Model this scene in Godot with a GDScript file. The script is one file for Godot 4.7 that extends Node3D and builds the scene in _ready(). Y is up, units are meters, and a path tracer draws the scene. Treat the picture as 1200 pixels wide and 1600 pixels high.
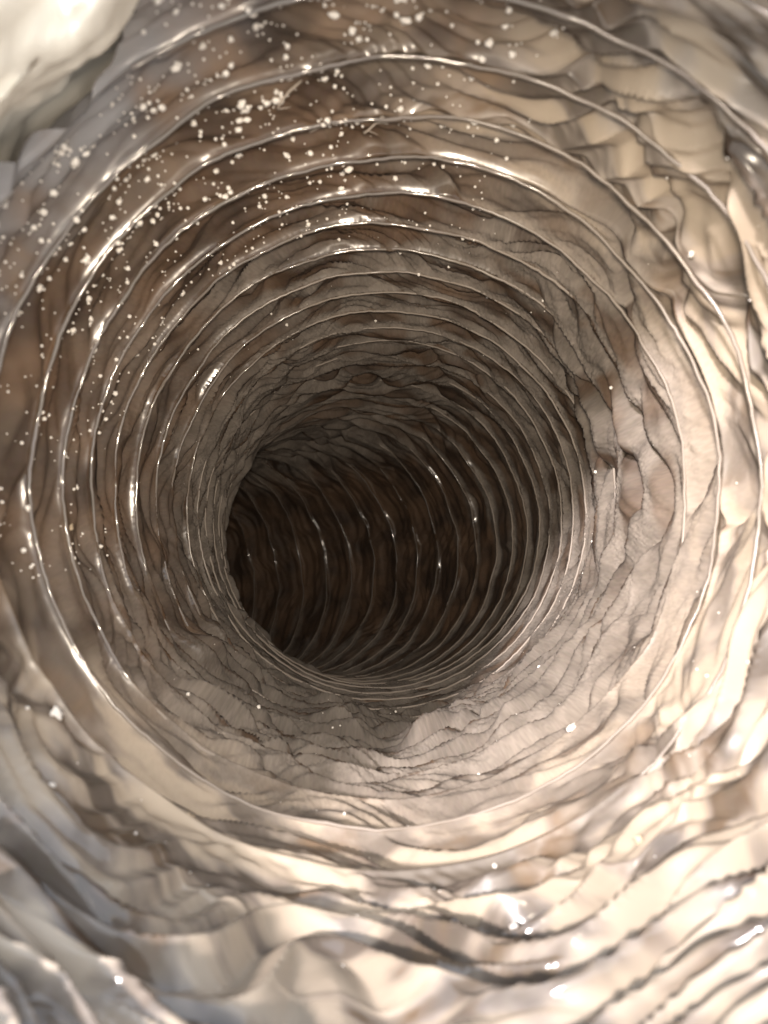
extends Node3D
# A dusty flexible air duct looked into from its open end. Lengths inside the shape functions are in duct radii; SC turns them into metres.

const SC := 0.1                 # duct radius in metres
const PITCH := 0.25             # distance between two turns of the wire
const S0 := 0.79                # where the first turn starts, at the angle 0
const TURNS := 37
const COLS := 1000
const ROWS := 36
const BEND_AT := 4.8
const BEND_R := 3.0

var px := PackedFloat32Array()
var py := PackedFloat32Array()
var n_low: FastNoiseLite
var n_mid: FastNoiseLite
var n_ridge: FastNoiseLite
var n_fold: FastNoiseLite
var n_cell: FastNoiseLite
var n_fine: FastNoiseLite
var n_spot: FastNoiseLite
var taken := {}
var rng := RandomNumberGenerator.new()


func _ready() -> void:
	rng.seed = 20417
	make_camera_and_light()
	make_noises()
	make_path()
	var duct := thing("flexible_duct", "dusty ribbed flexible air duct seen from its open end, bending left into the dark", "air duct")
	make_liner(duct)
	make_coils(duct)
	make_sleeve(duct)
	make_debris()


func make_camera_and_light() -> void:
	var cam := Camera3D.new()
	cam.name = "camera"
	add_child(cam)
	var lens := CameraAttributesPhysical.new()
	lens.frustum_focal_length = 18.03
	lens.exposure_aperture = 10.0
	lens.frustum_focus_distance = 0.40
	lens.frustum_near = 0.01
	lens.frustum_far = 60.0
	cam.attributes = lens
	cam.current = true

	var sky_m := ProceduralSkyMaterial.new()
	sky_m.sky_top_color = Color(0.85, 0.91, 1.0)
	sky_m.sky_horizon_color = Color(1.0, 0.99, 0.97)
	sky_m.sky_curve = 0.3
	sky_m.ground_horizon_color = Color(0.90, 0.89, 0.87)
	sky_m.ground_bottom_color = Color(0.82, 0.81, 0.80)
	sky_m.sun_angle_max = 3.0
	var sky := Sky.new()
	sky.sky_material = sky_m
	var e := Environment.new()
	e.background_mode = Environment.BG_SKY
	e.sky = sky
	e.background_energy_multiplier = 1.2
	e.tonemap_mode = Environment.TONE_MAPPER_LINEAR
	e.tonemap_exposure = 2.1
	e.sdfgi_enabled = true
	e.ssao_enabled = true
	e.ssil_enabled = true
	var w := WorldEnvironment.new()
	w.name = "surroundings"
	w.environment = e
	add_child(w)

	var sun := DirectionalLight3D.new()
	sun.name = "sun"
	sun.light_energy = 1.15
	sun.light_color = Color(1.0, 0.96, 0.95)
	sun.light_angular_distance = 5.0
	sun.shadow_enabled = true
	add_child(sun)
	sun.look_at_from_position(Vector3.ZERO, Vector3(0.50, -0.36, -1.0), Vector3.UP)

	# the phone's flash, beside its lens
	var flash := SpotLight3D.new()
	flash.name = "phone_flash"
	flash.position = Vector3(0.004, 0.012, 0.004)
	flash.light_energy = 0.06
	flash.light_color = Color(1.0, 0.93, 0.84)
	flash.light_size = 0.003
	flash.spot_angle = 34.0
	flash.spot_angle_attenuation = 1.0
	flash.spot_range = 6.0
	flash.spot_attenuation = 2.0
	flash.shadow_enabled = true
	add_child(flash)


# ---------------------------------------------------------------- names

func numbered(called: String) -> String:
	var k: int = taken.get(called, 0)
	taken[called] = k + 1
	return called if k == 0 else "%s_%03d" % [called, k]


func thing(called: String, label: String, category: String, at := Vector3.ZERO, group := "") -> Node3D:
	var o := Node3D.new()
	o.name = numbered(called)
	o.position = at
	add_child(o, true)
	tag(o, label, category, group)
	return o


func tag(o: Node3D, label: String, category: String, group := "") -> void:
	o.set_meta("label", label)
	o.set_meta("category", category)
	if group != "":
		o.set_meta("group", group)


func part(called: String, mesh: Mesh, m: Material, parent: Node) -> MeshInstance3D:
	var o := MeshInstance3D.new()
	o.name = called
	o.mesh = mesh
	o.material_override = m
	parent.add_child(o, true)
	return o


# ---------------------------------------------------------------- shape

func noise(kind: int, freq: float, seed_: int, fractal := FastNoiseLite.FRACTAL_NONE, octaves := 1) -> FastNoiseLite:
	var n := FastNoiseLite.new()
	n.noise_type = kind
	n.frequency = freq
	n.seed = seed_
	n.fractal_type = fractal
	n.fractal_octaves = octaves
	return n


func make_noises() -> void:
	n_low = noise(FastNoiseLite.TYPE_SIMPLEX_SMOOTH, 1.0, 11)
	n_mid = noise(FastNoiseLite.TYPE_SIMPLEX_SMOOTH, 1.0, 23, FastNoiseLite.FRACTAL_FBM, 3)
	n_ridge = noise(FastNoiseLite.TYPE_SIMPLEX_SMOOTH, 1.0, 37, FastNoiseLite.FRACTAL_RIDGED, 3)
	n_fold = noise(FastNoiseLite.TYPE_SIMPLEX_SMOOTH, 1.0, 41, FastNoiseLite.FRACTAL_RIDGED, 2)
	n_cell = noise(FastNoiseLite.TYPE_CELLULAR, 1.0, 53)
	n_cell.cellular_return_type = FastNoiseLite.RETURN_DISTANCE2_SUB
	n_fine = noise(FastNoiseLite.TYPE_SIMPLEX_SMOOTH, 1.0, 67, FastNoiseLite.FRACTAL_FBM, 3)
	n_spot = noise(FastNoiseLite.TYPE_SIMPLEX_SMOOTH, 1.0, 79, FastNoiseLite.FRACTAL_FBM, 4)


func make_path() -> void:
	# how the duct's axis wanders: [distance along it, sideways, up]
	var k := [[-0.5, 0.04, 0.10], [0.8, 0.03, 0.10], [2.1, 0.006, 0.094], [3.0, -0.02, 0.075], [3.6, -0.01, 0.045], [4.14, 0.0, 0.0], [4.8, -0.03, -0.06], [5.6, -0.04, -0.18], [7.2, -0.04, -0.42], [9.0, -0.04, -0.70], [11.5, -0.04, -1.0], [12.5, -0.04, -1.1], [13.5, -0.04, -1.2]]
	var seg := 1
	for i in 1400:
		var s := i * 0.01
		while seg < k.size() - 3 and s > k[seg + 1][0]:
			seg += 1
		var a: Array = k[seg - 1]
		var b: Array = k[seg]
		var c: Array = k[seg + 1]
		var d: Array = k[seg + 2]
		px.append(cubic_interpolate_in_time(b[1], c[1], a[1], d[1], (s - b[0]) / (c[0] - b[0]), c[0] - b[0], a[0] - b[0], d[0] - b[0]) if s >= b[0] else b[1])
		py.append(cubic_interpolate_in_time(b[2], c[2], a[2], d[2], (s - b[0]) / (c[0] - b[0]), c[0] - b[0], a[0] - b[0], d[0] - b[0]) if s >= b[0] else b[2])


func on_path(s: float, ct: float, st: float, r: float) -> Vector3:
	var q := clampf(s, 0.0, 13.9) * 100.0
	var i := int(q)
	var u := q - i
	var x := lerpf(px[i], px[i + 1], u)
	var y := lerpf(py[i], py[i + 1], u)
	var slope := (py[i + 1] - py[i]) * 100.0
	if s <= BEND_AT:
		# the ring stands square to the axis
		return Vector3(x + r * ct, y + r * st, -s + r * st * slope) * SC
	var a := (s - BEND_AT) / BEND_R
	var ca := cos(a)
	var sa := sin(a)
	var rr := BEND_R + r * ct
	var back := r * st * slope
	return Vector3(x - BEND_R + rr * ca + back * sa, y + r * st, -BEND_AT - rr * sa + back * ca) * SC


func window(x: float, a: float, b: float, soft: float) -> float:
	return smoothstep(a - soft, a + soft, x) * (1.0 - smoothstep(b - soft, b + soft, x))


func around(deg: float, mid: float, half: float, soft: float) -> float:
	var d := absf(wrapf(deg - mid, -180.0, 180.0))
	return 1.0 - smoothstep(half - soft, half + soft, d)


func edge_at(deg: float) -> float:
	# where the film is cut off at the open end
	return 1.0 + 0.60 * around(deg, 136.0, 22.0, 12.0) + 0.42 * around(deg, 217.0, 9.0, 8.0)


func wobble(ct: float, st: float, t: float) -> float:
	return 0.05 * n_low.get_noise_3d(ct * 1.3, st * 1.3, t * 0.21) + 0.034 * n_low.get_noise_3d(ct * 3.1 + 9.0, st * 3.1, t * 0.8)


func dust_at(deg: float, s: float, ct: float, st: float) -> float:
	# 0: clean film, 1: thick dust
	var n := n_mid.get_noise_3d(ct * 2.4, st * 2.4, s * 2.0)
	var clean_near := around(deg, 140.0, 64.0, 26.0) * (1.0 - smoothstep(2.5, 3.6, s))
	var clean_left := 0.75 * around(deg, 170.0, 45.0, 25.0) * window(s, 2.0, 3.9, 0.5)
	var clean_bend := around(deg, 5.0, 42.0, 22.0) * smoothstep(5.2, 6.4, s)
	var patches := 0.15 * around(deg, 10.0, 45.0, 25.0) * (1.0 - smoothstep(1.9, 2.9, s))
	var d := 1.05 - maxf(maxf(clean_near, clean_left), maxf(clean_bend, patches))
	# between the wires, upper and deep right: sparse dust plus painted recess shade
	var f := (s - S0) / PITCH - wrapf(deg, 0.0, 360.0) / 360.0
	f -= floorf(f)
	d -= 0.9 * smoothstep(0.25, 0.5, f) * (1.0 - smoothstep(0.8, 0.95, f)) * maxf(around(deg, 55.0, 75.0, 25.0) * window(s, 2.6, 6.0, 0.5), around(deg, 350.0, 60.0, 25.0) * smoothstep(3.5, 4.2, s)) * maxf(smoothstep(-0.25, 0.25, n_low.get_noise_3d(ct * 3.5, st * 3.5, s * 3.0)), smoothstep(4.2, 5.0, s))
	d += 0.55 * n * (0.4 + 0.6 * (1.0 - absf(2.0 * clampf(d, 0.0, 1.0) - 1.0)))
	return clampf(d, 0.0, 1.0)


func puff_at(deg: float, s: float) -> float:
	# where the film is pushed together into pillows that hide the wire
	var right := around(deg, 335.0, 62.0, 30.0) * window(s, 2.65, 3.55, 0.35)
	var left := 0.9 * around(deg, 190.0, 70.0, 28.0) * smoothstep(3.6, 4.6, s) * (1.0 - smoothstep(6.5, 7.5, s))
	var deep := smoothstep(3.4, 4.2, s)
	var low := (0.85 - 0.35 * deep) * around(deg, 268.0 - 22.0 * deep, 62.0 - 22.0 * deep, 30.0) * smoothstep(2.3, 3.2, s)
	var high := 0.75 * around(deg, 105.0, 50.0, 30.0) * smoothstep(3.9, 4.9, s)
	return maxf(maxf(right, left), maxf(low, high))


func crease(x: float) -> float:
	# -1 to 1, straight flanks between sharp folds
	x -= floorf(x) + 0.5
	return 4.0 * sqrt(x * x + 0.003) - 1.1


func inward(deg: float, s: float, ct: float, st: float) -> float:
	# how far the film stands inside the wire's radius; t counts turns along the axis, f is the share of the way from one wire to the next
	var t := (s - S0) / PITCH
	var f := t - wrapf(deg, 0.0, 360.0) / 360.0
	f -= floorf(f)
	var belly := 4.0 * f * (1.0 - f)
	var n1 := n_low.get_noise_3d(ct * 1.4, st * 1.4, t * 0.9)
	var n2 := n_low.get_noise_3d(ct * 1.4 + 50.0, st * 1.4, t * 0.22)
	var n3 := n_low.get_noise_3d(ct * 3.3 + 80.0, st * 3.3, t * 0.45)
	# the film hangs back behind the wire and comes forward again towards the next one
	var h := -(0.040 + 0.034 * n1) * pow(belly, 0.8) - 0.004
	var puff := puff_at(deg, s)
	if puff > 0.01:
		var drift := 0.6 * n_low.get_noise_3d(ct * 1.9 + 30.0, st * 1.9, t * 0.35) + 0.12 * n3
		var g := t + drift
		g -= floorf(g)
		var wide := 0.115 * pow(4.0 * g * (1.0 - g), 0.7) - 0.055 + 0.02 * n1
		g = 2.3 * t + 1.6 * drift + deg / 360.0
		g -= floorf(g)
		var narrow := 0.092 * pow(4.0 * g * (1.0 - g), 0.85) * (1.0 + 0.7 * n3) * (1.0 - 0.6 * smoothstep(3.5, 4.3, s)) - 0.055 + 0.025 * n1
		var pillow := lerpf(wide, narrow, around(deg, 236.0, 84.0, 48.0))
		h = lerpf(h, pillow, puff)
	# long slanting folds with sharp edges, and finer ones between them
	# the outside of the bend is drawn tight over the wire
	var taut := around(deg, 355.0, 62.0, 28.0) * smoothstep(3.5, 4.1, s)
	var tight := 1.0 - 0.7 * taut
	var tp := t + 0.9 * n2 + 0.09 * n3
	var free := (0.06 + 0.94 * belly) * tight
	var where := clampf(0.5 + 1.3 * n3, 0.0, 1.0)
	var rough := clampf(0.5 + 1.6 * n1, 0.0, 1.0)
	var c1 := crease(tp * 0.72 + deg / 360.0)
	var c2 := crease(tp * 1.55 - deg / 360.0 + 0.1 * n3)
	h *= 1.0 - 0.35 * taut
	h += 0.04 * c1 * where * maxf(free, 0.5 * smoothstep(2.4, 3.0, s))
	h += 0.024 * c2 * (1.0 - 0.5 * where) * free
	# fine crimps of thin film, nearly along the rings
	var crisp := sqrt(free)
	h += 0.011 * crease(tp * 2.9 + deg / 180.0 - 0.1 * n3) * clampf(0.45 + 1.5 * n1, 0.0, 1.0) * crisp
	h += 0.0075 * crease(tp * 4.7 - deg / 180.0 + 0.25 * n3) * clampf(0.45 - 1.5 * n1, 0.0, 1.0) * crisp
	h += 0.006 * crease(f * 3.0 + 0.5) * belly * maxf(taut, 0.5 * smoothstep(2.2, 3.0, s))
	var tw := tp
	var wr2 := n_ridge.get_noise_3d(ct * 1.15 + 20.0, st * 1.15, tw * 2.6)
	h += 0.044 * wr2 * free * rough * (1.0 - 0.75 * puff) * smoothstep(1.9, 2.7, s)
	var cl := n_cell.get_noise_3d(ct * 1.9, st * 1.9, tw * 1.9)
	h += 0.007 * cl * free * (1.0 - 0.55 * puff)
	h += 0.002 * n_fine.get_noise_3d(ct * 26.0, st * 26.0, s * 26.0)
	# crumpled film near the open end
	var crumple := maxf(around(deg, 268.0, 70.0, 20.0) * (1.0 - smoothstep(1.6, 2.1, s)), 0.8 * around(deg, 20.0, 75.0, 25.0) * (1.0 - smoothstep(1.9, 2.7, s)))
	crumple = maxf(crumple, 0.6 * around(deg, 136.0, 20.0, 8.0) * (1.0 - smoothstep(1.7, 1.9, s)))
	if crumple > 0.01:
		var k := n_low.get_noise_3d(ct * 1.2, st * 1.2 + 3.0, s * 0.9)
		var k2 := n_low.get_noise_3d(ct * 2.7, st * 2.7 + 23.0, s * 1.7)
		var turn := wrapf(deg - 171.0, 0.0, 360.0) / 57.3
		var big := crease((s + 0.32 * k) * 5.2 + 0.7 * turn)
		var small := crease((s + 0.28 * k) * 12.0 - 1.1 * turn + 0.3 * k2)
		var tiny := crease((s + 0.3 * k) * 21.0 + 1.8 * turn + 0.5 * k2)
		h = lerpf(h, -0.02 + 0.034 * big * clampf(0.75 + 1.2 * k, 0.25, 1.0) + 0.034 * small * clampf(0.6 + 1.6 * k2, 0.1, 1.0) + 0.012 * tiny * clampf(0.55 - 1.5 * k2, 0.1, 1.0) + 0.008 * cl, crumple)
	# deep slanting grooves at the upper right
	var grooved := around(deg, 38.0, 48.0, 18.0) * window(s, 1.25, 2.75, 0.25)
	if grooved > 0.01:
		var x := s * 2.9 + 1.7 * deg_to_rad(wrapf(deg, -180.0, 180.0)) + 0.6 * n2 + 0.1 * n3
		x = (x - floorf(x) - 0.5) / (0.13 + 0.08 * n3)
		h -= (0.06 + 0.05 * n1) * grooved * exp(-x * x)
	# a fillet of film over the wire
	var near := minf(f, 1.0 - f) / lerpf(0.026, 0.024, smoothstep(2.4, 3.4, s))
	h = maxf(h, h + (0.002 - h) * exp(-near * near) * (1.0 - 0.95 * maxf(puff, crumple)))
	return h


func surf(deg: float, s: float, lift := 0.0) -> Vector3:
	var a := deg_to_rad(deg)
	var ct := cos(a)
	var st := sin(a)
	return on_path(s + PITCH * 2.0 * wobble(ct, st, (s - S0) / PITCH), ct, st, 1.0 - inward(deg, s, ct, st) - lift)


# ---------------------------------------------------------------- the duct

func film_color(deg: float, s: float, ct: float, st: float, d: float) -> Color:
	var m := n_spot.get_noise_3d(ct * 3.0 + 5.0, st * 3.0, s * 3.0)
	var m2 := n_spot.get_noise_3d(ct * 9.0, st * 9.0 + 5.0, s * 9.0)
	var film := Color(0.052, 0.033, 0.022).lerp(Color(0.135, 0.083, 0.05), clampf(0.5 + 1.2 * m, 0.0, 1.0))
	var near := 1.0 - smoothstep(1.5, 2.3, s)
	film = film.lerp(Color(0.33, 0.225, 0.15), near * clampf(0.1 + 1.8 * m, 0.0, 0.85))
	film = film.lerp(Color(0.34, 0.33, 0.33), around(deg, 138.0, 24.0, 12.0) * (1.0 - smoothstep(1.6, 1.98, s + 0.3 * m)))
	# the dust deeper in is darker, most of all along the bottom
	var deep_in := smoothstep(2.6, 3.3, s)
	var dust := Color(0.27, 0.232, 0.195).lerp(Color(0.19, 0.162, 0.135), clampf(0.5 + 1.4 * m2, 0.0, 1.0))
	var deep_tone := 1.0 - deep_in * (0.14 + 0.22 * around(deg, 262.0, 70.0, 30.0))
	dust = Color(dust.r * deep_tone, dust.g * deep_tone, dust.b * deep_tone)
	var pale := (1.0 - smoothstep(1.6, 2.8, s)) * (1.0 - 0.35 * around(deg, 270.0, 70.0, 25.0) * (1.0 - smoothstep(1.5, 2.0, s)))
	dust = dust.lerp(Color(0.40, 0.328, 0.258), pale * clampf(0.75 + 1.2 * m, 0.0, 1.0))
	dust = dust.lerp(Color(0.44, 0.38, 0.318), around(deg, 30.0, 62.0, 30.0) * (1.0 - smoothstep(1.8, 2.8, s)))
	# near the front the dust lies in streaks, long round the duct, with grey and brown film between them
	var front := 1.0 - smoothstep(1.9, 2.8, s)
	if front > 0.0:
		var streak := n_spot.get_noise_3d(ct * 1.8 + 70.0, st * 1.8, s * 6.5) + 0.4 * n_spot.get_noise_3d(ct * 5.0 + 7.0, st * 5.0, s * 15.0)
		var bare := Color(0.165, 0.135, 0.107).lerp(Color(0.25, 0.165, 0.095), clampf(1.6 * m, 0.0, 1.0))
		dust = dust.lerp(Color(0.54, 0.445, 0.335), front * smoothstep(-0.15, 0.2, streak))
		dust = dust.lerp(bare, front * (1.0 - smoothstep(-0.3, -0.05, streak)))
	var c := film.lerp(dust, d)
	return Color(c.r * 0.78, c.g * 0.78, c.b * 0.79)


func make_liner(duct: Node3D) -> void:
	var rows := TURNS * ROWS + 1
	var n := rows * (COLS + 1)
	var pos := PackedVector3Array()
	var nor := PackedVector3Array()
	var col := PackedColorArray()
	var uvs := PackedVector2Array()
	pos.resize(n)
	nor.resize(n)
	col.resize(n)
	uvs.resize(n)
	var high := PackedFloat32Array()
	var along := PackedFloat32Array()
	var bare := PackedColorArray()
	high.resize(n)
	along.resize(n)
	bare.resize(n)
	var job := func(q: int) -> void:
		var at := q * (COLS + 1)
		for j in COLS + 1:
			var u := float(j) / COLS
			var deg := u * 360.0
			var a := u * TAU
			var ct := cos(a)
			var st := sin(a)
			var f := float(q % ROWS) / ROWS
			var t := q / ROWS + f - 0.075 * sin(TAU * f)
			var s := S0 + PITCH * (t + u)
			var e := edge_at(deg) + 0.05 * n_low.get_noise_2d(ct * 4.0, st * 4.0)
			var s2 := maxf(s, e)
			var d := dust_at(deg, s2, ct, st)
			# dust grains
			var grain := 0.008 * d * smoothstep(2.0, 3.0, s2) * (1.0 - 0.7 * smoothstep(4.5, 6.0, s2))
			var inw := inward(deg, s2, ct, st)
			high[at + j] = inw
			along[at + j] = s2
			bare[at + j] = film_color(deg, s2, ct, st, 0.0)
			var r := 1.0 - inw + (grain * n_fine.get_noise_3d(ct * 75.0, st * 75.0, s2 * 75.0))
			pos[at + j] = on_path(s2 + PITCH * 2.0 * wobble(ct, st, (s2 - S0) / PITCH), ct, st, r)
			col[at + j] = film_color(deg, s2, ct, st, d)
			uvs[at + j] = Vector2(u, (s2 - S0) / (PITCH * (TURNS + 1)))
	for q in rows:
		job.call(q)
	for q in rows:
		for j in COLS + 1:
			var at := q * (COLS + 1) + j
			var left: Vector3
			var right: Vector3
			if j > 0:
				left = pos[at - 1]
			elif q >= ROWS:
				left = pos[(q - ROWS) * (COLS + 1) + COLS - 1]
			else:
				left = pos[at]
			if j < COLS:
				right = pos[at + 1]
			elif q + ROWS < rows:
				right = pos[(q + ROWS) * (COLS + 1) + 1]
			else:
				right = pos[at]
			var v := (right - left).cross(pos[mini(q + 1, rows - 1) * (COLS + 1) + j] - pos[maxi(q - 1, 0) * (COLS + 1) + j])
			# dust carried by the air stays on the faces turned to the mouth; their far sides go bare-film dark, partly crease shade painted in
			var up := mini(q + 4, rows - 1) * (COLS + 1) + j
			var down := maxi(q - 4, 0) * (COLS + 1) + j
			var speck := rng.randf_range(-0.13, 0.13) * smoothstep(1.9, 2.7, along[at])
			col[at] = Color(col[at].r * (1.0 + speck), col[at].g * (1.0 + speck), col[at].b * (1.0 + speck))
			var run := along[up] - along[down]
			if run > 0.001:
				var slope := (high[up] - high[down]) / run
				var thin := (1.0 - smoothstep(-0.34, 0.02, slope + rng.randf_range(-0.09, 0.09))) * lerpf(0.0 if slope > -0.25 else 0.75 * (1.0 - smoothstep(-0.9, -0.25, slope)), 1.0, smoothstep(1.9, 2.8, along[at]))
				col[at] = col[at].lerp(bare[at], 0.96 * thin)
			nor[at] = v.normalized() if v.length_squared() > 0.0 else Vector3.UP
	var idx := PackedInt32Array()
	idx.resize((rows - 1) * COLS * 6)
	var w := 0
	for q in rows - 1:
		for j in COLS:
			var a := q * (COLS + 1) + j
			var b := a + COLS + 1
			if pos[a].is_equal_approx(pos[b]) and pos[a + 1].is_equal_approx(pos[b + 1]):
				continue
			idx[w] = a; idx[w + 1] = a + 1; idx[w + 2] = b
			idx[w + 3] = a + 1; idx[w + 4] = b + 1; idx[w + 5] = b
			w += 6
	idx.resize(w)
	# the normals face the axis
	if nor[n / 2].dot(on_path(S0 + PITCH * (float(rows / 2) / ROWS), 0, 0, 0) - pos[(rows / 2) * (COLS + 1)]) < 0.0:
		for i in n:
			nor[i] = -nor[i]
	var arrays := []
	arrays.resize(Mesh.ARRAY_MAX)
	arrays[Mesh.ARRAY_VERTEX] = pos
	arrays[Mesh.ARRAY_NORMAL] = nor
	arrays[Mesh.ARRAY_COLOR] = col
	arrays[Mesh.ARRAY_TEX_UV] = uvs
	arrays[Mesh.ARRAY_INDEX] = idx
	var mesh := ArrayMesh.new()
	mesh.add_surface_from_arrays(Mesh.PRIMITIVE_TRIANGLES, arrays)
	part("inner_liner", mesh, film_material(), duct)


var rough_map: ImageTexture


func film_material() -> StandardMaterial3D:
	var w := 384
	var h := 2048
	var im := Image.create(w, h, false, Image.FORMAT_L8)
	for y in h:
		var s := S0 + (y + 0.5) / h * PITCH * (TURNS + 1)
		for x in w:
			var u := (x + 0.5) / w
			var d := dust_at(u * 360.0, s, cos(u * TAU), sin(u * TAU))
			var near := 1.0 - smoothstep(1.5, 2.4, s)
			var f := (s - S0) / PITCH - u
			f = absf(f - roundf(f))
			# film stretched over the wire is rubbed clean and shiny, the film between is dull with dust
			var between := smoothstep(0.02, 0.05, f)
			var r := lerpf(lerpf(0.10, 0.7, between), 0.95, smoothstep(0.25, 0.85, d - 0.35 * (1.0 - between)))
			var ct := cos(u * TAU)
			var st := sin(u * TAU)
			if near > 0.0:
				# clean strips of film near the front shine, dusty ones hardly
				var streak := n_spot.get_noise_3d(ct * 1.8 + 70.0, st * 1.8, s * 6.5)
				r = lerpf(r, lerpf(0.08, 0.55, smoothstep(-0.05, 0.25, streak)), near * around(u * 360.0, 310.0, 110.0, 25.0))
			im.set_pixel(x, y, Color(r, r, r))
	rough_map = ImageTexture.create_from_image(im)
	var m := StandardMaterial3D.new()
	m.resource_name = "dusty_film"
	m.vertex_color_use_as_albedo = true
	m.roughness = 1.0
	m.roughness_texture = rough_map
	m.roughness_texture_channel = BaseMaterial3D.TEXTURE_CHANNEL_RED
	m.metallic_specular = 0.5
	var g := NoiseTexture2D.new()
	g.width = 1024
	g.height = 1024
	g.seamless = true
	g.as_normal_map = true
	g.bump_strength = 6.0
	g.noise = noise(FastNoiseLite.TYPE_SIMPLEX_SMOOTH, 0.07, 5, FastNoiseLite.FRACTAL_FBM, 3)
	m.normal_enabled = true
	m.normal_texture = g
	m.normal_scale = 0.7
	m.uv1_triplanar = false
	m.uv1_scale = Vector3(1, 1, 1)
	m.normal_enabled = false
	return m


func make_coils(duct: Node3D) -> void:
	var m := StandardMaterial3D.new()
	m.resource_name = "film_covered_wire"
	m.vertex_color_use_as_albedo = true
	m.roughness = 0.8
	m.roughness_texture = rough_map
	m.roughness_texture_channel = BaseMaterial3D.TEXTURE_CHANNEL_RED
	m.metallic_specular = 0.7
	var around_n := 8
	var along := 260
	for k in TURNS:
		var pos := PackedVector3Array()
		var nor := PackedVector3Array()
		var col := PackedColorArray()
		var uvs := PackedVector2Array()
		var idx := PackedInt32Array()
		var line := PackedVector3Array()
		for i in along + 3:
			var u := float(i - 1) / along
			var a := u * TAU
			var sk := S0 + PITCH * (k + u)
			var sink := 0.016 * puff_at(u * 360.0, sk) - 0.003 * around(u * 360.0, 355.0, 62.0, 28.0) * smoothstep(3.5, 4.1, sk) + around(u * 360.0, 270.0, 72.0, 22.0) * (0.10 * (1.0 - smoothstep(1.75, 2.0, sk)) + 0.014 * maxf(1.0 - smoothstep(2.0, 2.15, sk), smoothstep(2.35, 2.5, sk) * (1.0 - smoothstep(3.6, 4.2, sk)))) + -0.002 + 0.006 * n_low.get_noise_3d(cos(a) * 2.0, sin(a) * 2.0, k + u + 40.0) + 0.003 * n_low.get_noise_3d(cos(a) * 20.0, sin(a) * 20.0, k + u)
			line.append(on_path(sk + PITCH * 2.0 * wobble(cos(a), sin(a), k + u) + 0.003 * n_low.get_noise_3d(cos(a) * 8.0, sin(a) * 8.0, k + u + 9.0), cos(a), sin(a), 1.0 + sink))
		var first := -1
		for i in along + 1:
			var u := float(i) / along
			var a := u * TAU
			var s := S0 + PITCH * (k + u)
			if s < edge_at(u * 360.0) + 0.04:
				first = -1
				continue
			var c := line[i + 1]
			var tangent := (line[i + 2] - line[i]).normalized()
			var out := (on_path(s, cos(a), sin(a), 1.2) - on_path(s, cos(a), sin(a), 0.8)).normalized()
			var side := tangent.cross(out).normalized()
			out = side.cross(tangent)
			var d := dust_at(u * 360.0, s, cos(a), sin(a))
			var thick := SC * 0.0057 * (1.0 + 0.25 * n_low.get_noise_3d(cos(a) * 9.0, sin(a) * 9.0, s * 3.0))
			var tint := Color(0.17, 0.15, 0.135).lerp(Color(0.23, 0.19, 0.155), d)
			var base := pos.size()
			for j in around_n + 1:
				var b := TAU * j / around_n
				var nn := out * cos(b) + side * sin(b)
				pos.append(c + nn * thick)
				nor.append(nn)
				col.append(tint)
				uvs.append(Vector2(u, (s - S0) / (PITCH * (TURNS + 1))))
			if first >= 0:
				for j in around_n:
					var p := base - around_n - 1 + j
					idx.append_array([p, p + around_n + 1, p + 1, p + 1, p + around_n + 1, p + around_n + 2])
			first = base
		if idx.is_empty():
			continue
		var arrays := []
		arrays.resize(Mesh.ARRAY_MAX)
		arrays[Mesh.ARRAY_VERTEX] = pos
		arrays[Mesh.ARRAY_NORMAL] = nor
		arrays[Mesh.ARRAY_COLOR] = col
		arrays[Mesh.ARRAY_TEX_UV] = uvs
		arrays[Mesh.ARRAY_INDEX] = idx
		var mesh := ArrayMesh.new()
		mesh.add_surface_from_arrays(Mesh.PRIMITIVE_TRIANGLES, arrays)
		part("wire_coil", mesh, m, duct)


func tube(r_of: Callable, s_from: float, s_to: float, rows: int, cols: int, c: Color, inside: bool) -> ArrayMesh:
	var st := SurfaceTool.new()
	st.begin(Mesh.PRIMITIVE_TRIANGLES)
	st.set_smooth_group(0)
	for q in rows + 1:
		for j in cols + 1:
			var a := TAU * j / cols
			var v: Vector2 = r_of.call(q / float(rows), a)
			st.set_color(c)
			st.add_vertex(on_path(lerpf(s_from, s_to, q / float(rows)) + v.y, cos(a), sin(a), v.x))
	for q in rows:
		for j in cols:
			var a := q * (cols + 1) + j
			var b := a + cols + 1
			for k in ([a, b, a + 1, a + 1, b, b + 1] if inside else [a, a + 1, b, a + 1, b + 1, b]):
				st.add_index(k)
	st.generate_normals()
	return st.commit()


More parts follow.
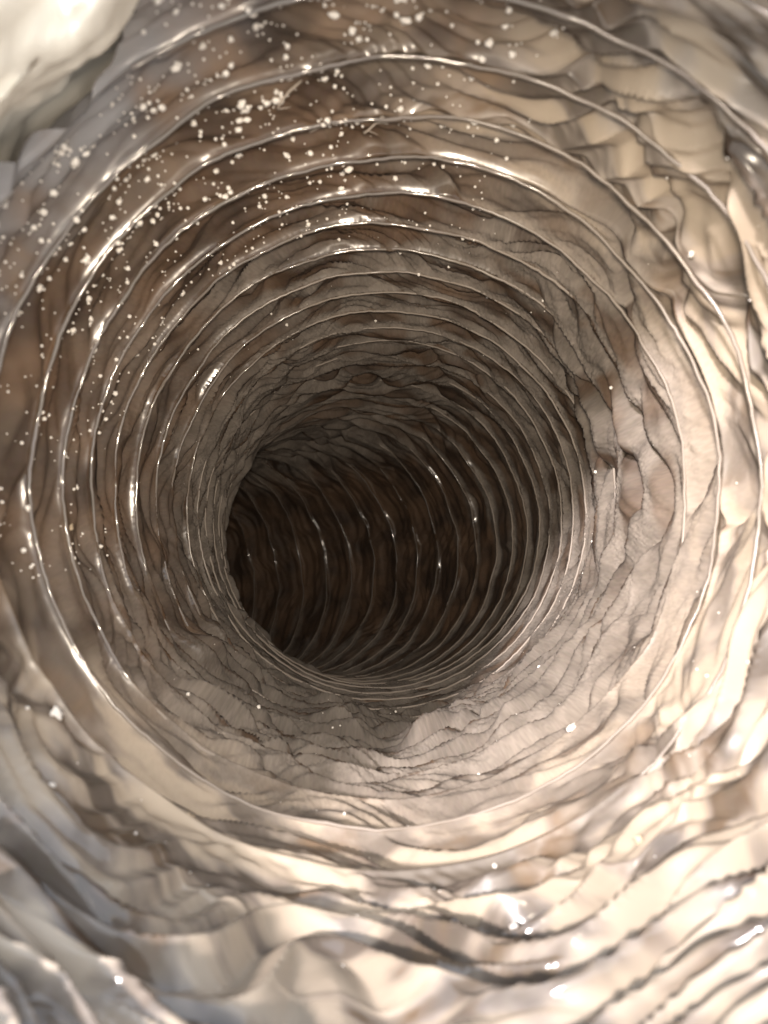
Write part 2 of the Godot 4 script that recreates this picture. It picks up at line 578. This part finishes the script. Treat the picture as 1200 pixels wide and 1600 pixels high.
func make_sleeve(duct: Node3D) -> void:
	# insulation round the film, with a thick torn lip at the open end, and a jacket over it
	var wool := StandardMaterial3D.new()
	wool.resource_name = "cream_insulation"
	wool.albedo_color = Color(0.86, 0.80, 0.69).linear_to_srgb()
	wool.roughness = 0.95
	var last := S0 + PITCH * TURNS
	var swell := func(a: float) -> float: return 0.14 * around(rad_to_deg(a), 136.0, 26.0, 14.0)
	var lip := func(v: float, a: float) -> Vector2:
		var n := n_mid.get_noise_3d(cos(a) * 3.0, sin(a) * 3.0, v * 9.0)
		var n2 := n_fine.get_noise_3d(cos(a) * 14.0, sin(a) * 14.0, v * 30.0)
		# 0..0.75: along the film from inside to the lip; then round the lip and back over the outside
		var x := 1.0 - v
		if v < 0.5:
			var k := v / 0.5
			return Vector2(1.09 + 0.05 * n + 0.012 * n2 + 0.05 * (1.0 - k) - swell.call(a) * smoothstep(0.55, 1.0, k), 0.0)
		var b := (v - 0.5) / 0.5 * PI
		return Vector2(1.27 - (0.18 + swell.call(a) * (0.5 + 0.5 * cos(b))) * cos(b) + 0.04 * n + 0.012 * n2, 0.06 * n - 0.1 * sin(b) + 0.02 * n2 + (x - 0.5) * 0.0)
	# the lip: s runs from deep to the mouth
	var st := SurfaceTool.new()
	st.begin(Mesh.PRIMITIVE_TRIANGLES)
	st.set_smooth_group(0)
	var rows := 90
	var cols := 260
	for q in rows + 1:
		for j in cols + 1:
			var a := TAU * j / cols
			var v := q / float(rows)
			var rv: Vector2 = lip.call(v, a)
			var mouth := 0.95 + 0.42 * around(rad_to_deg(a), 136.0, 26.0, 14.0)
			var s := lerpf(2.1, mouth, v / 0.5) if v < 0.5 else lerpf(mouth, 1.0, (v - 0.5) / 0.5)
			st.add_vertex(on_path(s + rv.y, cos(a), sin(a), rv.x))
	for q in rows:
		for j in cols:
			var a := q * (cols + 1) + j
			var b := a + cols + 1
			for k in [a, a + 1, b, a + 1, b + 1, b]:
				st.add_index(k)
	st.generate_normals()
	part("insulation_blanket", st.commit(), wool, duct)
	var grey := StandardMaterial3D.new()
	grey.resource_name = "jacket_film"
	grey.albedo_color = Color(0.55, 0.55, 0.54).linear_to_srgb()
	grey.roughness = 0.35
	grey.metallic = 0.4
	var coat := func(v: float, a: float) -> Vector2:
		return Vector2(1.47 + 0.03 * n_mid.get_noise_3d(cos(a) * 3.0, sin(a) * 3.0, v * 40.0), 0.0)
	part("outer_jacket", tube(coat, 0.98, last, 200, 120, Color.WHITE, false), grey, duct)
	var plug := func(v: float, a: float) -> Vector2:
		return Vector2(1.47 * (1.0 - v) + 0.001, 0.0)
	part("added_end_cap", tube(plug, last - 0.02, last, 4, 60, Color.WHITE, false), grey, duct)  # added out of view to keep sky light out of the far end


# ---------------------------------------------------------------- what lies in it

func lump(seed_: int, rings: int, sides: int, long: float, rough: float) -> ArrayMesh:
	# an uneven crumb, about 1 across
	var n := noise(FastNoiseLite.TYPE_SIMPLEX_SMOOTH, 1.1, seed_)
	var st := SurfaceTool.new()
	st.begin(Mesh.PRIMITIVE_TRIANGLES)
	st.set_smooth_group(0)
	for q in rings + 1:
		for j in sides:
			var b := PI * q / rings
			var a := TAU * j / sides
			var v := Vector3(sin(b) * cos(a), cos(b), sin(b) * sin(a))
			v *= 0.5 * (1.0 + rough * n.get_noise_3dv(v * 1.6))
			st.add_vertex(Vector3(v.x * long, v.y * 0.8, v.z))
	for q in rings:
		for j in sides:
			var p := q * sides + j
			var r := q * sides + (j + 1) % sides
			for k in [p, r, p + sides, r, r + sides, p + sides]:
				st.add_index(k)
	st.generate_normals()
	return st.commit()


func stand_on(o: Node3D, deg: float, s: float, size: float, turn: float) -> void:
	# sits on the film, its own y away from the wall
	var p := surf(deg, s)
	var y := (on_path(s, cos(deg_to_rad(deg)), sin(deg_to_rad(deg)), 0.5) - p).normalized()
	var x := (surf(deg + 0.5, s) - p).normalized()
	x = (x - y * x.dot(y)).normalized()
	o.transform = Transform3D(Basis(x, y, x.cross(y)) * Basis(Vector3.UP, turn) * Basis.from_scale(Vector3.ONE * size), p + y * size * 0.22)


func plain(called: String, c: Color, rough: float) -> StandardMaterial3D:
	var m := StandardMaterial3D.new()
	m.resource_name = called
	m.albedo_color = c.linear_to_srgb()
	m.roughness = rough
	return m


func make_debris() -> void:
	var white := plain("white_plaster", Color(0.86, 0.81, 0.74), 0.8)
	var tan := plain("tan_crumb", Color(0.58, 0.47, 0.33), 0.9)
	var dark := plain("dark_crumb", Color(0.10, 0.075, 0.055), 0.9)
	var shapes := []
	for k in 6:
		shapes.append(lump(100 + k, 7, 10, 1.0 + 0.12 * k, 0.9))
	# [angle, distance, size in mm, shape, material, label]
	var crumbs := [
		[88, 1.78, 2.0, 3, white, "largest blurred white crumb on the film at the top, right of the middle"],
		[94, 1.82, 1.5, 0, white, "round white crumb at the top, left of the largest blurred one"],
		[84, 1.66, 2.2, 4, white, "wide white crumb stuck high at the upper edge above the outermost coils"],
		[108, 1.98, 1.5, 1, white, "white crumb beside a curled lint strand on the dark upper film"],
		[144, 2.12, 2.4, 2, white, "biggest pale crumb on the dark upper left film between two coils"],
		[154, 2.32, 1.7, 0, white, "left one of a pair of white crumbs astride a coil on the left wall"],
		[151.5, 2.36, 1.6, 1, white, "right one of a pair of white crumbs astride a coil on the left wall"],
		[154, 2.9, 1.2, 5, white, "small chip on dark film between coils on the left wall"],
		[118, 2.22, 1.5, 5, white, "ragged pale crumb on brown film between coils at the upper left"],
		[188, 2.48, 2.3, 5, tan, "elongated tan flake stuck upright on the left wall film"],
		[216, 1.88, 2.6, 3, white, "large oval white crumb on the outer coil at the lower left"],
		[222, 2.08, 1.8, 4, tan, "oval cream crumb just right of the large oval one at the lower left"],
		[274, 2.6, 1.9, 2, tan, "knobbly tan crumb in the middle of the dusty bottom"],
		[268, 1.76, 1.9, 4, white, "oval cream crumb near the front on the bottom folds"],
		[240, 1.98, 1.8, 2, tan, "tan crumb on the bottom film left of the middle"],
		[288, 2.86, 1.5, 1, white, "white crumb on the dusty bottom right of the middle"],
		[248, 3.0, 1.2, 2, dark, "dark crumb on the dusty bottom, deepest of the crumbs there"],
		[304, 1.8, 2.0, 0, tan, "round tan crumb on the lower right folds"],
		[308, 2.5, 2.1, 5, white, "pale torn flake on the puffed film at the lower right"],
	]
	for c in crumbs:
		var o := MeshInstance3D.new()
		o.name = numbered("debris_crumb")
		o.mesh = shapes[c[3]]
		o.material_override = c[4]
		add_child(o, true)
		stand_on(o, c[0], c[1], c[2] * 0.001, rng.randf() * TAU)
		tag(o, c[5], "crumb", "crumbs stuck to the duct film")
	# lint
	var lint := plain("grey_lint", Color(0.42, 0.36, 0.30), 0.95)
	var strands := [
		[104.5, 1.97, 10.0, "curled pale lint strand on the dark film at the top left of the middle"],
		[100.0, 2.22, 9.0, "pale lint strand between coils at the top, just below the curled one"],
		[91.5, 2.2, 7.0, "short lint strand at the very top, right of the other two strands"],
	]
	for c in strands:
		var o := MeshInstance3D.new()
		o.name = numbered("lint_strand")
		o.mesh = strand(c[0], c[1], c[2] * 0.001)
		o.material_override = lint
		add_child(o, true)
		tag(o, c[3], "lint strand", "lint strands on the film")
	var curl := MeshInstance3D.new()
	curl.name = numbered("curled_flake")
	curl.mesh = curled_flake()
	curl.material_override = plain("curled_film", Color(0.10, 0.08, 0.065), 0.25)
	add_child(curl, true)
	stand_on(curl, 340, 2.55, 1.0, 0.4)
	curl.position += (Vector3(0, 0, -0.255) - curl.position).normalized() * 0.0015
	tag(curl, "small dark curl of torn film standing on the right wall", "film scrap")
	# specks
	var tiny := []
	for k in 4:
		tiny.append(lump(300 + k, 6, 9, 1.0 + 0.2 * k, 0.5))
	var spots := []
	while spots.size() < 2500:
		var deg := 0.0
		var s := 0.0
		if spots.size() < 2100:
			deg = rng.randf_range(68, 196)
			s = 1.4 + 1.5 * pow(rng.randf(), 2.1)
			if rng.randf() > 0.35 + 0.65 * around(deg, 128, 34, 22):
				continue
			if rng.randf() > 0.5 + 1.6 * n_spot.get_noise_2d(deg * 0.09, s * 5.0):
				continue
		else:
			deg = rng.randf_range(0, 360)
			s = rng.randf_range(1.5, 4.2)
		if s < edge_at(deg) + 0.09:
			continue
		spots.append([deg, s, (0.5 if spots.size() < 2100 else 0.3) + 1.5 * pow(rng.randf(), 4.0)])
	spots.sort_custom(func(a, b): return a[2] / a[1] > b[2] / b[1])
	var rest := []
	for k in spots.size():
		var c: Array = spots[k]
		if k < 280:
			var o := MeshInstance3D.new()
			o.name = numbered("white_speck")
			o.mesh = tiny[k % 4]
			o.material_override = white
			add_child(o, true)
			stand_on(o, c[0], c[1], c[2] * 0.001, rng.randf() * TAU)
			var place := "on the lower film"
			for w in [[20, "at the right"], [75, "at the upper right"], [105, "at the top"], [128, "at the upper left"], [155, "high at the left"], [205, "at the left"], [255, "at the lower left"], [340, "at the lower right"], [361, "at the right"]]:
				if c[0] < w[0]:
					place = w[1]
					break
			var size: String = "bigger" if c[2] > 1.1 else "small" if c[2] > 0.75 else "tiny"
			var band: String = "nearest the rim" if c[1] < 1.75 else "among the outer coils" if c[1] < 2.2 else "half way in" if c[1] < 2.9 else "far in"
			tag(o, "%s white speck on the film %s, %s" % [size, place, band], "speck", "white specks scattered over the duct film")
		else:
			var o := Node3D.new()
			stand_on(o, c[0], c[1], c[2] * 0.001, rng.randf() * TAU)
			rest.append(o.transform)
			o.free()
	var mm := MultiMesh.new()
	mm.transform_format = MultiMesh.TRANSFORM_3D
	mm.mesh = tiny[0]
	mm.instance_count = rest.size()
	for k in rest.size():
		mm.set_instance_transform(k, rest[k])
	var many := MultiMeshInstance3D.new()
	many.name = "speck_dusting"
	many.multimesh = mm
	many.material_override = white
	add_child(many, true)
	tag(many, "fine dusting of the smallest pale specks over the film", "specks")
	many.set_meta("kind", "stuff")


func strand(deg: float, s: float, length: float) -> ArrayMesh:
	var pts := PackedVector3Array()
	for i in 15:
		var u := i / 14.0 - 0.5
		pts.append(surf(deg + u * length * 340.0 + 1.6 * sin(u * 9.0), s + u * length * 5.0 + 0.02 * cos(u * 7.0 + deg), 0.006 + 0.02 * (u + 0.5)))
	var st := SurfaceTool.new()
	st.begin(Mesh.PRIMITIVE_TRIANGLES)
	st.set_smooth_group(0)
	for i in pts.size():
		var tangent := (pts[mini(i + 1, pts.size() - 1)] - pts[maxi(i - 1, 0)]).normalized()
		var x := tangent.cross(Vector3(0.3, 0.2, 1)).normalized()
		var y := tangent.cross(x)
		for j in 5:
			st.add_vertex(pts[i] + (x * cos(TAU * j / 5) + y * sin(TAU * j / 5)) * 0.00028 * (1.2 - absf(i / 7.0 - 1.0)))
	for i in pts.size() - 1:
		for j in 5:
			var p := i * 5 + j
			var r := i * 5 + (j + 1) % 5
			for k in [p, r, p + 5, r, r + 5, p + 5]:
				st.add_index(k)
	st.generate_normals()
	return st.commit()


func curled_flake() -> ArrayMesh:
	# a scrap rolled up into an open loop, with thickness
	var st := SurfaceTool.new()
	st.begin(Mesh.PRIMITIVE_TRIANGLES)
	st.set_smooth_group(0)
	for i in 25:
		var a := -0.6 + i / 24.0 * 5.0
		var r := 0.0011 + 0.00028 * i / 24.0
		for v in [Vector2(r, -0.0022), Vector2(r, 0.0022), Vector2(r + 0.00018, 0.0022), Vector2(r + 0.00018, -0.0022)]:
			st.add_vertex(Vector3(v.y * (1.0 + 0.2 * sin(a * 2.0)), 0.0012 + v.x * sin(a), v.x * cos(a)))
	for i in 24:
		for j in 4:
			var p := i * 4 + j
			var r := i * 4 + (j + 1) % 4
			for k in [p, r, p + 4, r, r + 4, p + 4]:
				st.add_index(k)
	st.generate_normals()
	return st.commit()
